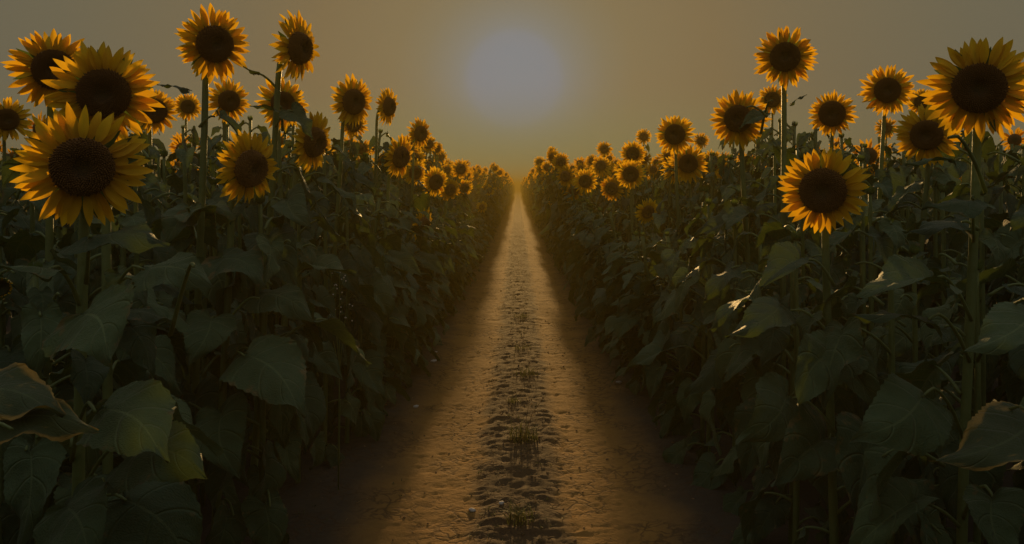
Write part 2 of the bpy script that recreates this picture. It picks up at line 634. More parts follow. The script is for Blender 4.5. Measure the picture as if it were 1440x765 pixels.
NV = 5
HEAD_HI = [dict(bract=bract_geo(26, 20 + i).mesh("flower_head", [M_BRACT]), disc=disc_geo(9, 40, 620, 30 + i).mesh("disc", [M_DISC])) for i in range(NV)]
HEAD_MID = [dict(bract=bract_geo(20, 20 + i).mesh("flower_head", [M_BRACT]), disc=disc_geo(5, 22, 110, 30 + i).mesh("disc", [M_DISC]), petals=petals_mesh(40 + i, 40, PET_MID)) for i in range(NV)]
HEAD_NEAR = [petals_mesh(80 + i, 46, PET_HI) for i in range(NV)]
BUD = bract_geo(24, 77, closed=1.0).mesh("flower_bud", [M_BRACT])


def facing(x, y, yaw_view, nod):
    """the direction a head looks: turned by yaw_view (degrees, towards the picture's right) from the line to the camera, nodding down"""
    a = math.atan2(-x, y) + R(yaw_view)
    return Vector((math.sin(a), -math.cos(a), -math.tan(R(nod)))).normalized()


def head_matrix(c, n, size, roll=0.0):
    yv = -n
    xv = yv.cross(Vector((0, 0, 1))).normalized()
    zv = xv.cross(yv)
    m = Matrix((xv * size, yv * size, zv * size)).transposed().to_4x4()
    m.translation = c
    return m @ Matrix.Rotation(R(roll), 4, 'Y')


def stem_path(base, c, n, size, lean=0.0):
    """from the ground to the back of the head"""
    b = Vector(base)
    back = c - n * size * 0.30
    neck = c - n * size * 0.62 + Vector((0, 0, -size * 0.50))
    low = neck + Vector((0, 0, -size * 1.3)) + (b - neck) * 0.06
    low.x, low.y = low.x * 0.9 + b.x * 0.1, low.y * 0.9 + b.y * 0.1
    mid = b.lerp(low, 0.5) + Vector((RNG.uniform(-.012, .012), RNG.uniform(-.012, .012), 0))
    return [tuple(p) for p in (b, mid, low, neck, back)]


def petiole_path(s, e, arch=0.25):
    s, e = Vector(s), Vector(e)
    d = e - s
    L = d.length
    a = s + d * 0.33 + Vector((0, 0, arch * L * 0.55))
    b = s + d * 0.72 + Vector((0, 0, arch * L * 0.62))
    return [tuple(p) for p in (s, a, b, e)]


def random_leaves(seed, z0, z1, n, side, big=1.0, towards=0.6, axis=None):
    """[(stem height, blade base offset from stem, blade matrix (relative to stem foot), variant)]; side +1: the path lies towards +X"""
    r = random.Random(seed)
    out = []
    th0 = r.uniform(0, 6.28)
    for i in range(n):
        q = (i + r.uniform(-.25, .25)) / max(1, n - 1)
        q = min(1, max(0, q))
        z = z0 + (z1 - z0) * q
        if r.random() < towards:
            th = (0 if side > 0 else PI) + r.gauss(0, 0.75) - side * 0.35
        else:
            th = th0 + i * 2.39996
        size = big * (0.120 + 0.105 * math.sin(PI * min(1, 0.15 + q * 0.80))) * r.uniform(0.8, 1.2)
        if q > 0.9:
            size *= 0.85
        p = size * r.uniform(0.42, 0.75)
        o = Vector((math.cos(th), math.sin(th), 0))
        drp = R(r.uniform(12, 55) + 30 * (1 - q) * r.random())
        rise = r.uniform(0.25, 0.6) if q > 0.2 else r.uniform(-0.1, 0.2)
        bb = o * p + Vector((0, 0, p * rise))
        yd = o * math.cos(drp) - Vector((0, 0, math.sin(drp)))
        yd = yd + Vector((-o.y, o.x, 0)) * r.uniform(-.35, .35)
        zd = Vector((0, 0, 1)) * math.cos(drp) + o * math.sin(drp) + Vector((-o.y, o.x, 0)) * r.uniform(-.6, .6)
        out.append((z, bb, yd, zd, size, r.uniform(0.72, 1.02), r.randrange(len(LEAFP))))
    return out


def on_path(P, z):
    P = np.asarray(P)
    return Vector((float(np.interp(z, P[:, 2], P[:, 0])), float(np.interp(z, P[:, 2], P[:, 1])), z))


LEAF_TIP = []
for i, (a, b, c, d) in enumerate(LEAFP):
    v = leaf_grid(15, 9, 50 + i, a, b, c, d, 0.0)[0].reshape(15, 9, 3)[-1, 4]
    LEAF_TIP.append(Vector(v))


def chord_frame(base, ydir, zdir, wide, var):
    tp = LEAF_TIP[var]
    size = Vector(ydir).length / tp.length
    q = tp.normalized().rotation_difference(Vector((0, 1, 0))).to_matrix().to_4x4()
    return frame(base, ydir, zdir, size) @ q @ Matrix.Diagonal((wide, 1, 1, 1))


# ------------------------------------------------------------------ sunflower with all its parts
def add_leaf(root, base, yd, zd, size, wide, var, stem_pt, dried=False, rad=0.0042, arch=0.25, chord=False):
    me = LEAF_HI[var][1 if dried else 0]
    leaf = link("leaf", me, root, chord_frame(base, yd, zd, wide, var) if chord else frame(base, yd, zd, size, wide))
    if dried:
        leaf["label"] = "yellowing leaf with dried brown edges"
    v, f, uv = tube(smooth_path(petiole_path(stem_pt, base, arch), 8), [rad * 1.35, rad, rad * 0.8], 6)
    mb = MB()
    mb.add(v, f, 0, uv)
    pet = link("petiole", mb.mesh("petiole", [M_STEM]), leaf)
    pet.matrix_basis = leaf.matrix_basis.inverted()
    return leaf


def sunflower_near(head, base, n, size, label, roll=0, ratio=0.48, seed=0, leaves=(), nleaf=9, z_top=None, single_petals=False, group=None, srad=0.0125, side=1, z_low=0.15, towards=.6, big=1.0):
    """head: centre of the flower; size: radius to the petal tips; leaves: placed by hand"""
    root = bpy.data.objects.new("sunflower", None)
    COL.objects.link(root)
    root.empty_display_size = 0.1
    root.location = (base[0], base[1], 0)
    tag(root, label, "sunflower", group)
    off = Vector((base[0], base[1], 0))
    c = Vector(head) - off
    path = smooth_path(stem_path((0, 0, -0.02), c, n, size), 26)
    v, f, uv = tube(path, [srad * 1.25, srad * 1.1, srad, srad * .9, srad * 1.15], 10)
    mb = MB()
    mb.add(v, f, 0, uv)
    link("stem", mb.mesh("stem", [M_STEM]), root)
    body = path[path[:, 2].argsort()]
    k = seed % NV
    M = head_matrix(c, n, size, roll)
    fh = link("flower_head", HEAD_HI[k]["bract"], root, M)
    link("disc", HEAD_HI[k]["disc"], fh, Matrix.Diagonal((.93 * ratio / .48, 1, .93 * ratio / .48, 1)))
    br = ratio - 0.12
    if single_petals:
        for var, PM in petal_layout(900 + seed, RNG.choice((46, 48, 50)), br):
            link("petal", PET_MESH[var], fh, PM)
    else:
        link("petals", HEAD_NEAR[k], fh)
    for L in leaves:
        bpx, tpx, db, dt, face, wide, var = L[:7]
        dried = len(L) > 7 and L[7]
        b3, t3 = at(*bpx, db) - off, at(*tpx, dt) - off
        ln = (t3 - b3).length
        hz = (Vector((b3.x, b3.y, 0)) - Vector((0, 0, 0))).length
        sp = on_path(body, max(0.05, b3.z - min(0.16, 0.55 * hz) - 0.02))
        zd = Vector((0, -face, 1 - face)) + Vector((0.12 * math.copysign(1, t3.x - b3.x), 0, 0))
        # the blade's own bend shortens its span a little
        add_leaf(root, b3, t3 - b3, zd, ln, wide, var, sp, dried, chord=True)
    zt = (z_top if z_top is not None else c.z - size * 1.25)
    for z, bb, yd, zd, sz, wd, var in random_leaves(700 + seed, z_low, zt, nleaf, side, big, towards):
        sp = on_path(body, z)
        add_leaf(root, sp + bb, yd, zd, sz, wd, var, sp)
    return root


# ------------------------------------------------------------------ simpler sunflowers (further off): shared meshes
def foliage_geo(seed, bank, h, n, side=1, big=1.0, ns=4):
    mb = MB()
    for z, bb, yd, zd, sz, wd, var in random_leaves(seed, 0.12 * h, h, n, side, big, 0.6):
        sp = Vector((0, 0, z))
        g = bank[var]
        mb.add(xf(g[0], frame(sp + bb, yd, zd, sz, wd)), g[1], 0, g[2])
        if ns:
            v, f, uv = tube(smooth_path(petiole_path(sp, sp + bb), 4), [0.005, 0.0035], ns)
            mb.add(v, f, 1, uv)
    return mb


NF = 9
FOL_MID = [foliage_geo(1200 + i, LEAF_MID, 1.0 * 1.35, 30, 1, 0.76).mesh("foliage", [M_LEAF, M_STEM]) for i in range(NF)]     # built for a 1.35 m leafy height
FOL_TOP = 1.35


def sunflower_mid(x, y, head, n, size, label, group, var, side, flowering=True, top=None, lean=0.0, reach=1.0):
    root = bpy.data.objects.new("sunflower", None)
    COL.objects.link(root)
    root.empty_display_size = 0.1
    root.location = (x, y, 0)
    root.rotation_euler = (0, lean, 0)
    tag(root, label, "sunflower", group)
    off = Vector((x, y, 0))
    if flowering:
        c = Vector(head) - off
        pts = stem_path((0, 0, -0.02), c, n, size)
        zt = c.z - size * 0.85
    else:
        zt = top
        c = Vector((RNG.uniform(-.02, .02), RNG.uniform(-.02, .02), top + 0.05))
        pts = [(0, 0, -0.02), (0.0, 0.0, top * .5), tuple(c)]
    v, f, uv = tube(smooth_path(pts, 12), [0.014, 0.0125, 0.010, 0.011], 6)
    mb = MB()
    mb.add(v, f, 0, uv)
    link("stem", mb.mesh("stem", [M_STEM]), root)
    rz = (0 if side > 0 else PI) + RNG.uniform(-.35, .35)
    link("foliage", FOL_MID[var % NF], root, Matrix.Rotation(rz, 4, 'Z') @ Matrix.Diagonal((reach, 1, zt / FOL_TOP, 1)))
    if flowering:
        fh = link("flower_head", HEAD_MID[var % NV]["bract"], root, head_matrix(c, n, size, RNG.uniform(0, 360)))
        link("disc", HEAD_MID[var % NV]["disc"], fh)
        link("petals", HEAD_MID[var % NV]["petals"], fh)
    else:
        link("flower_bud", BUD, root, head_matrix(c, Vector((RNG.uniform(-.4, .4), RNG.uniform(-.5, .2), 1)).normalized(), RNG.uniform(.028, .04)))
    return root


# ================================================================== THE PLANTS
# (disc centre px, petal height px, real diameter, yaw, nod, roll, disc ratio, stem foot px, hand leaves, label)
HERO = [
    # ---- left of the path
    dict(c=(116, 235), dia=188, D=.285, yaw=-3, nod=4, ratio=.475, foot=(80, 1.60), label="large bright yellow sunflower facing out at the lower left, lowest of the clustered three", z=1.0, n=3,
         lv=[((116, 441), (156, 506), 1.57, 1.47, .80, 1.5, 3), ((146, 573), (236, 652), 1.58, 1.46, .62, .95, 5), ((184, 637), (291, 672), 1.62, 1.55, .45, 1.0, 1),
             ((120, 333), (235, 348), 1.66, 1.62, .16, .8, 1), ((72, 378), (-10, 380), 1.62, 1.5, .15, .9, 5), ((92, 712), (132, 800), 1.55, 1.45, .85, 1.2, 3)]),
    dict(c=(146, 132), dia=152, D=.285, yaw=-4, nod=3, ratio=.50, foot=(141, 2.15), label="large sunflower overlapping the top of the lowest big one, half hiding a third behind", z=1.15, n=5,
         lv=[((205, 376), (298, 406), 2.05, 1.98, .40, .8, 1), ((176, 436), (242, 459), 2.1, 2.05, .25, .75, 5)]),
    dict(c=(76, 98), dia=122, D=.285, yaw=6, nod=6, ratio=.50, foot=(60, 2.7), label="sunflower at the upper left corner, partly hidden behind a bigger bloom", z=1.25, n=8, lv=[]),
    dict(c=(302, 62), dia=110, D=.280, yaw=20, nod=5, ratio=.51, foot=(268, 2.85), label="tall sunflower against the sky with round dark disc, topmost of the left side", z=1.35, n=8,
         lv=[((262, 124), (222, 120), 2.85, 2.85, .25, .7, 1), ((270, 296), (330, 304), 2.8, 2.7, .3, .8, 3)]),
    dict(c=(420, 68), dia=104, D=.285, yaw=46, nod=4, ratio=.47, foot=(352, 3.1), label="tall sunflower turned sideways towards the sun glow, on a leaning stem", z=1.35, n=7,
         lv=[((357, 104), (338, 93), 3.05, 3.0, .3, 1.0, 0), ((386, 152), (352, 150), 3.05, 3.0, .2, .8, 1)]),
    dict(c=(352, 237), dia=114, D=.280, yaw=36, nod=8, ratio=.50, foot=(300, 2.8), label="yellow sunflower with turned dark oval disc, standing low before the leaning tall stem", z=1.1, n=4,
         lv=[((297, 447), (266, 513), 2.66, 2.55, .80, 1.3, 3), ((347, 497), (427, 588), 2.6, 2.45, .6, .95, 5), ((311, 580), (336, 672), 2.6, 2.5, .9, 1.05, 0),
             ((367, 411), (439, 454), 2.75, 2.66, .40, .8, 1), ((312, 362), (372, 402), 2.7, 2.6, .5, 1.0, 3)]),
    dict(c=(441, 200), dia=92, D=.280, yaw=46, nod=8, ratio=.50, foot=(388, 3.4), label="sunflower in profile view whose narrow oval disc faces the path, beside the low yellow one", z=1.25, n=6,
         lv=[((435, 492), (482, 534), 3.2, 3.1, .4, .8, 4), ((440, 376), (498, 388), 3.35, 3.25, .35, .9, 2)]),
    dict(c=(398, 146), dia=78, D=.280, yaw=15, nod=6, ratio=.48, foot=(404, 4.0), label="sunflower half covered by the leaning stem and leaves of the sideways tall one", z=1.4, n=7, lv=[]),
    dict(c=(322, 142), dia=66, D=.280, yaw=20, nod=4, ratio=.50, foot=(330, 4.75), label="smaller sunflower just under the topmost tall bloom of the left side", z=1.4, n=7, lv=[]),
    dict(c=(217, 156), dia=70, D=.280, yaw=15, nod=4, ratio=.54, foot=(210, 4.3), label="sunflower peeking out past the side of the large overlapping bloom", z=1.4, n=7, lv=[]),
    dict(c=(497, 143), dia=76, D=.285, yaw=30, nod=5, ratio=.51, foot=(452, 4.2), label="sunflower with oval disc standing alone over the left row, wide-petalled", z=1.5, n=8, lv=[]),
    dict(c=(546, 150), dia=58, D=.285, yaw=50, nod=3, ratio=.49, foot=(520, 5.5), label="narrow sunflower seen nearly edge on next to the wide-petalled one", z=1.6, n=8, lv=[]),
    dict(c=(563, 221), dia=64, D=.285, yaw=42, nod=8, ratio=.52, foot=(524, 4.9), label="bright yellow sunflower low over the left verge with turned oval disc", z=1.3, n=6, lv=[]),
    dict(c=(591, 188), dia=46, D=.285, yaw=35, nod=5, ratio=.52, foot=(575, 6.9), label="sunflower above the row where the left crop starts to dwindle", z=1.5, n=8, lv=[]),
    dict(c=(613, 256), dia=46, D=.285, yaw=30, nod=9, ratio=.52, foot=(590, 6.8), label="drooping sunflower at the left verge, lower of an overlapping pair", z=1.2, n=6, lv=[]),
    dict(c=(584, 243), dia=40, D=.270, yaw=25, nod=8, ratio=.52, foot=(575, 7.4), label="sunflower tucked behind the bright low bloom of the left verge", z=1.3, n=6, lv=[]),
    dict(c=(633, 267), dia=36, D=.285, yaw=30, nod=12, ratio=.50, foot=(620, 8.8), label="small sunflower beside the drooping one at the left verge", z=1.2, n=6, lv=[]),
    dict(c=(648, 238), dia=31, D=.280, yaw=25, nod=5, ratio=.52, foot=(640, 10.0), label="small round sunflower above the left verge, just past the drooping pair", z=1.4, n=7, lv=[]),
    dict(c=(10, 168), dia=66, D=.280, yaw=10, nod=3, ratio=.5, foot=(6, 4.8), label="sunflower cut by the picture's left edge behind the crowded big blooms", z=1.4, n=7, lv=[]),
    dict(c=(264, 150), dia=42, D=.270, yaw=10, nod=3, ratio=.5, foot=(262, 7.2), label="small sunflower peering past the tall stem of the topmost bloom", z=1.6, n=7, lv=[]),
    dict(c=(678, 291), dia=18, D=.260, yaw=20, nod=10, ratio=.52, foot=(672, 15), label="tiny low sunflower at the foot of the left verge near the glow", z=1.0, n=6, lv=[]),
    # ---- right of the path
    dict(c=(1377, 124), dia=154, D=.285, yaw=3, nod=3, ratio=.49, foot=(1356, 2.05), label="largest sunflower on the right side, high on a thick straight stem", z=1.0, n=3,
         lv=[((1298, 557), (1195, 620), 1.95, 1.88, .55, 1.0, 5), ((1452, 592), (1312, 652), 1.82, 1.76, .42, .85, 1, True), ((1452, 440), (1352, 498), 1.80, 1.74, .42, .85, 1),
             ((1310, 392), (1210, 422), 2.02, 1.95, .35, .95, 4), ((1306, 447), (1190, 446), 2.0, 1.95, .2, .8, 1), ((1373, 281), (1297, 296), 1.98, 1.94, .15, .8, 5),
             ((1346, 312), (1272, 329), 2.15, 2.1, .3, .9, 1), ((1335, 221), (1272, 233), 2.0, 1.96, .25, .6, 1), ((1395, 700), (1420, 800), 1.9, 1.8, .85, 1.1, 0)]),
    dict(c=(1157, 268), dia=126, D=.275, yaw=-4, nod=6, ratio=.55, foot=(1182, 2.48), label="low yellow sunflower with extra wide dark disc on the right side", z=1.0, n=3,
         lv=[((1172, 495), (1120, 569), 2.38, 2.26, .75, 1.0, 0), ((1163, 614), (1083, 682), 2.38, 2.26, .6, .95, 2), ((1126, 362), (1071, 405), 2.5, 2.4, .5, .9, 4),
             ((1098, 428), (1022, 475), 2.55, 2.45, .45, .85, 1), ((1107, 556), (1038, 624), 2.55, 2.45, .7, .95, 3), ((1270, 690), (1310, 790), 2.4, 2.25, .85, 1.0, 0)]),
    dict(c=(1104, 80), dia=90, D=.285, yaw=3, nod=3, ratio=.50, foot=(1106, 3.5), label="tall round sunflower rising alone against the sky on the right side", z=1.5, n=7,
         lv=[((1112, 145), (1134, 134), 3.45, 3.4, .25, .7, 1)]),
    dict(c=(1303, 190), dia=92, D=.285, yaw=-8, nod=5, ratio=.50, foot=(1258, 3.5), label="sunflower half hidden behind the largest bloom of the right side", z=1.2, n=6,
         lv=[((1262, 352), (1230, 372), 3.4, 3.3, .4, .9, 4)]),
    dict(c=(1248, 127), dia=77, D=.285, yaw=8, nod=3, ratio=.50, foot=(1218, 4.2), label="sunflower between the lone tall bloom and the largest one, higher of two there", z=1.4, n=7, lv=[]),
    dict(c=(1170, 160), dia=68, D=.270, yaw=0, nod=8, ratio=.58, foot=(1165, 4.2), label="broad sunflower with big brownish disc above the low wide-disc bloom", z=1.4, n=7, lv=[]),
    dict(c=(1038, 167), dia=86, D=.285, yaw=-8, nod=6, ratio=.49, foot=(1072, 3.7), label="sunflower leaning towards the path on a slanted stem, below the lone tall bloom", z=1.3, n=6,
         lv=[((1050, 300), (1022, 324), 3.6, 3.5, .4, .9, 4)]),
    dict(c=(968, 230), dia=57, D=.285, yaw=0, nod=5, ratio=.50, foot=(1004, 5.4), label="sunflower on a slanted thin stem, lower of the overlapping pair at mid row", z=1.3, n=6, lv=[]),
    dict(c=(949, 189), dia=60, D=.285, yaw=-3, nod=3, ratio=.52, foot=(962, 5.6), label="sunflower with round disc, upper of the overlapping pair at mid row", z=1.5, n=7, lv=[]),
    dict(c=(887, 245), dia=45, D=.285, yaw=0, nod=5, ratio=.55, foot=(893, 7.0), label="round sunflower facing straight out at the right verge, largest of its cluster", z=1.3, n=6, lv=[]),
    dict(c=(911, 298), dia=41, D=.270, yaw=28, nod=18, ratio=.50, foot=(922, 7.2), label="lone low sunflower with a folded edge, lowest at the right verge", z=1.0, n=5, lv=[]),
    dict(c=(860, 265), dia=38, D=.280, yaw=-12, nod=10, ratio=.52, foot=(868, 8.3), label="tilted sunflower at the right verge, lowest of the cluster of blooms", z=1.1, n=6, lv=[]),
    dict(c=(823, 255), dia=37, D=.285, yaw=0, nod=4, ratio=.54, foot=(828, 8.7), label="sunflower at the path side of the right verge cluster", z=1.2, n=6, lv=[]),
    dict(c=(845, 233), dia=31, D=.280, yaw=0, nod=3, ratio=.54, foot=(850, 10), label="sunflower in the middle of the right verge cluster, above the tilted one", z=1.3, n=6, lv=[]),
    dict(c=(890, 216), dia=39, D=.285, yaw=0, nod=3, ratio=.52, foot=(893, 8.1), label="sunflower on top of the right verge cluster, above its largest bloom", z=1.5, n=6, lv=[]),
    dict(c=(905, 192), dia=25, D=.270, yaw=0, nod=2, ratio=.56, foot=(907, 12), label="small round sunflower alone above the right verge cluster", z=1.7, n=6, lv=[]),
    dict(c=(850, 210), dia=25, D=.270, yaw=0, nod=2, ratio=.56, foot=(852, 12), label="small sunflower topping the path end of the right verge cluster", z=1.5, n=6, lv=[]),
    dict(c=(1086, 140), dia=44, D=.270, yaw=0, nod=3, ratio=.54, foot=(1086, 6.8), label="sunflower half hidden by the lone tall stem on the right side", z=1.6, n=7, lv=[]),
    dict(c=(1296, 143), dia=42, D=.270, yaw=0, nod=3, ratio=.5, foot=(1296, 7.2), label="small sunflower in the gap between the largest bloom and its left neighbour", z=1.7, n=7, lv=[]),
    dict(c=(1246, 180), dia=33, D=.270, yaw=0, nod=3, ratio=.54, foot=(1246, 9.2), label="small sunflower in the leaves directly beneath the higher of two", z=1.6, n=7, lv=[]),
    dict(c=(986, 198), dia=25, D=.26, yaw=5, nod=3, ratio=.54, foot=(988, 11), label="small sunflower showing beside the upper bloom of the mid row pair", z=1.6, n=7, lv=[]),
]
placed = []      # feet already taken (x, y)
for i, h in enumerate(HERO):
    d = F * h["D"] / h["dia"]
    c = at(*h["c"], d)
    n = facing(c.x, c.y, h["yaw"] * (1.18 if h["yaw"] > 25 else 1), h["nod"])
    size = h["D"] / 2
    back = c - n * size * 0.6
    foot = ((h["foot"][0] - VX) / F * (d + 0.05), back.y)
    side = 1 if c.x < 0 else -1
    h["pos"] = (foot[0], foot[1])
    near = h["dia"] >= 85
    if h["dia"] >= 36:
        sunflower_near(c, foot, n, size, h["label"], roll=RNG.uniform(0, 360), ratio=h["ratio"], seed=i, leaves=h["lv"], nleaf=h["n"] + 2, z_top=max(h["z"], c.z - size * 2.1) if h["n"] > 5 else h["z"], single_petals=near,
                       srad=0.0120 if near else 0.0105, side=side, z_low=0.30 if near else 0.15)
    else:
        sunflower_mid(foot[0], foot[1], c, n, size, h["label"], None, i, side)
    placed.append(foot)

# plants standing just outside the frame whose leaves (and one closing bud) reach into it
def leafy_near(x, y, top, label, leaves, nleaf, side, seed, bud=None, group=None, z_low=.2, big=1.0):
    root = bpy.data.objects.new("sunflower", None)
    COL.objects.link(root)
    root.location = (x, y, 0)
    tag(root, label, "sunflower", group)
    off = Vector((x, y, 0))
    pts = [(0, 0, -.02), (.008, 0, top * .5), (0, -0.005, top)]
    if bud is not None:
        b = Vector(bud) - off
        pts = [(0, 0, -.02), (0, 0, b.z * .5), (0, 0.02, b.z - .1), tuple(b + Vector((0, 0.02, -0.02)))]
    path = smooth_path(pts, 18)
    v, f, uv = tube(path, [0.0120, 0.0105, 0.007], 9)
    mb = MB()
    mb.add(v, f, 0, uv)
    link("stem", mb.mesh("stem", [M_STEM]), root)
    body = path[path[:, 2].argsort()]
    for L in leaves:
        bpx, tpx, db, dt, face, wide, var = L[:7]
        b3, t3 = at(*bpx, db) - off, at(*tpx, dt) - off
        hz = Vector((b3.x, b3.y, 0)).length
        sp = on_path(body, max(0.05, b3.z - min(0.16, 0.55 * hz) - 0.02))
        add_leaf(root, b3, t3 - b3, Vector((0.12 * math.copysign(1, t3.x - b3.x), -face, 1 - face)), 1.0, wide, var, sp, len(L) > 7 and L[7], chord=True)
    for z, bb, yd, zd, sz, wd, var in random_leaves(3100 + seed, z_low, top, nleaf, side, big, .55):
        sp = on_path(body, z)
        add_leaf(root, sp + bb, yd, zd, sz, wd, var, sp)
    if bud is not None:
        fb = link("flower_bud", BUD, root, head_matrix(b, Vector((0.5, -0.8, 0.15)).normalized(), 0.058))
        mb = MB()
        for k, M in petal_layout(5, 18, 0.34):
            g = PET_HI[k]
            vv = xf(g[0], M)
            vv[:, 0] *= 1 - 0.55 * np.clip(np.hypot(g[0][:, 2], 0), 0, 1)
            vv[:, 2] *= 1 - 0.55 * np.clip(g[0][:, 2], 0, 1)
            vv[:, 1] -= 0.5 * g[0][:, 2]
            mb.add(vv, g[1], 0, g[2])
        link("petals", mb.mesh("petals", [M_PETAL]), fb)
    else:
        link("flower_bud", BUD, root, head_matrix(Vector(path[-1]), Vector((0.1, -0.3, 1)).normalized(), 0.035))
    placed.append((x, y))
    return root


leafy_near(-1.13, 1.52, 1.2, "leafy sunflower plant cut by the left edge, with a yellowing brown-edged leaf",
           [((-50, 548), (88, 588), 1.45, 1.38, .45, .8, 5, True), ((-10, 592), (132, 612), 1.42, 1.38, .25, .6, 1, True)], 2, 1, 1, z_low=.55)
leafy_near(-1.56, 2.35, 1.0, "sunflower plant with a withered yellow bud at the left edge", [], 4, 1, 2, bud=at(1, 405, 2.28), z_low=.3)
leafy_near(1.13, 2.42, 1.28, "leafy sunflower plant without bloom between the low wide-disc bloom and the thick stem", [((1240, 330), (1258, 395), 2.38, 2.3, .8, .8, 0)], 6, -1, 3)

# ------------------------------------------------------------------ rows of further plants
ROWS = [0.97, 1.36, 1.78, 2.24, 2.75, 3.3, 3.9, 4.6, 5.4, 6.3, 7.3]
LIMIT = [120, 95, 80, 55, 45, 36, 30, 26, 24, 22, 20]
cand = []
for side in (1, -1):
    for k, rx in enumerate(ROWS):
        y = -4.0 + 0.18 * (k % 2)
        while y < LIMIT[k]:
            rq = rx - (0.04 * min(1, max(0, (y - 3.5) / 2)) if k == 0 else 0)
            x = -side * (rq + RNG.uniform(-.07, .07) * (1 + .3 * k))
            yy = y + RNG.uniform(-.07, .07)
            px = VX + F * x / max(yy, .05)
            gap = 0.27 if k == 0 else (0.24 + 0.02 * k if 2.5 < yy < 9 else 0.31 + 0.03 * k)
            step = gap * (1.35 if yy < .3 else 1 if yy < 14 else 1 + (yy - 14) * 0.02)
            y += step
            if yy < (2.75 if k == 0 else 2.1 if k == 1 else 1.9):
                if yy > 0.3 and (abs(x) - 0.5) / yy * F < 745:
                    continue
                if -0.2 < yy <= 0.3 and k == 0 or k > 4:
                    continue
            elif px < -420 or px > 1860:
                continue
            if any((x - a) ** 2 + (yy - b) ** 2 < 0.16 ** 2 for a, b in placed):
                continue
            cand.append((x, yy, k, side, px))


def lean_of(cnd):
    x, y, k, side, px = cnd
    q = min(1.0, max(0.0, (y - 3.2) / 3.4))
    return side * R((12.4 if k == 0 else 7.0 if k == 1 else 0.0) * q)


def reach_of(cnd):
    return 1.36 if cnd[2] == 0 and cnd[1] > 3.5 else 1.0


def cap_of(x, y, side, lean):
    """how high a plant may grow here without hiding one of the blooms the photograph shows beyond it"""
    cap = 9.0
    X = x + math.sin(lean) * 1.3
    for h in HERO:
        d = F * h["D"] / h["dia"]
        if 0.5 < y < d + 0.02:
            px = VX + F * X / y
            if abs(px - h["c"][0]) < h["dia"] * .45 + 0.17 * F / y:
                cap = min(cap, CAMH - (h["c"][1] + .46 * h["dia"] - VY) / F * y)
    return cap


def plan(x, y, k, side, px):
    """what a filler plant looks like: (flowering, leafy top or head centre, facing, size)"""
    r = random.Random(int((x + 50) * 977) ^ int(y * 3331))
    lean = lean_of((x, y, k, side, px))
    if y < 5.2 and k <= 1 or y < 3.6:
        flowering = False
    elif k <= 1:
        flowering = r.random() < (0.42 if y < 8 else 0.80)
    else:
        flowering = r.random() < (0.12 if y < 8.5 else 0.6)
    size = r.uniform(0.105, 0.142)
    if k == 0:
        z = r.uniform(1.32, 1.94) if r.random() < .8 else r.uniform(1.12, 1.4)
    else:
        z = r.uniform(1.55, 1.95)
    if k >= 2 and y < 9:
        z = r.uniform(1.58, 1.84)
    top = r.uniform(1.14, 1.38) if y < 2.8 or k == 0 and y < 3.6 else r.uniform(1.40, 1.70) if k == 0 else r.uniform(1.56, 1.82)
    cap = cap_of(x, y, side, lean)
    if flowering and z + size > cap:
        if cap > 1.30 + size:
            z = cap - size
        else:
            flowering = False
    if flowering:
        out = side * r.uniform(0.0, 0.13 if y < 7 else 0.05) * (1 if k == 0 else .5)
        hx, hy = x + out, y - r.uniform(0.05, 0.12)
        n = facing(hx, hy, (18 if side > 0 else 2) + r.gauss(0, 17), r.uniform(0, 16) if r.random() < .85 else r.uniform(20, 45))
        return True, Vector((hx, hy, z)), n, size
    return False, min(top, max(cap - 0.10, 0.45)), None, 0


# which plants show largest: front rows first, then nearness
def rank(c):
    x, y, k, side, px = c
    if y < 1.5 or not -140 < px < 1580:
        return 1e-3 / max(y, .1) if y > 0 else 0
    return 1.0 / y * (1.0 if k == 0 else 0.72 if k == 1 else 0.50 if k == 2 else 0.36 if k == 3 else .25)


cand.sort(key=rank, reverse=True)
NEAR_N = 300 - len(HERO) - 3
SIDE = {1: "left", -1: "right"}


def filler_label(side, fl, y):
    w = SIDE[side]
    if fl and y < 9:
        return f"smaller sunflower half hidden in the leaves behind the big {w} blooms", f"half hidden sunflowers behind the {w} blooms"
    if fl:
        return f"one of many tiny sunflowers crowding the distant hazy {w} row", f"tiny sunflowers of the distant {w} row"
    if y < 6:
        return f"leafy sunflower plant without open bloom amid the near {w} stems", f"bloomless leafy plants amid the near {w} stems"
    return f"distant leafy sunflower plant without open bloom in the {w} row", f"bloomless leafy plants of the distant {w} row"


for i, cnd in enumerate(cand[:NEAR_N]):
    x, y, k, side, px = cnd
    fl, a, n, size = plan(*cnd)
    lab, grp = filler_label(side, fl, y)
    if fl:
        sunflower_mid(x, y, a, n, size, lab, grp, i, side, lean=lean_of(cnd), reach=reach_of(cnd))
    elif y < 4.6 and k <= 3 and -120 < px < 1560:
        leafy_near(x, y, a, lab, [], 13, side, 50 + i, None, grp, .12, .95)
    else:
        sunflower_mid(x, y, None, None, 0, lab, grp, i, side, False, a, lean_of(cnd), reach_of(cnd))

# the rest of the crop: one mass
crop = MB()
FOL_LOW = [foliage_geo(2200 + i, LEAF_LOW, FOL_TOP, 21, 1, 0.84, 0) for i in range(7)]
FOL_LOW = [(np.concatenate(m.v), m.f, np.concatenate(m.uv)) for m in FOL_LOW]


def head_low(seed):
    mb = MB()
    for kk, M in petal_layout(seed, 26, 0.38):
        g = PET_LOW[kk]
        mb.add(xf(g[0], M @ Matrix.Diagonal((1.25, 1, 1, 1))), g[1], 0, g[2])
    return np.concatenate(mb.v), mb.f, np.concatenate(mb.uv)


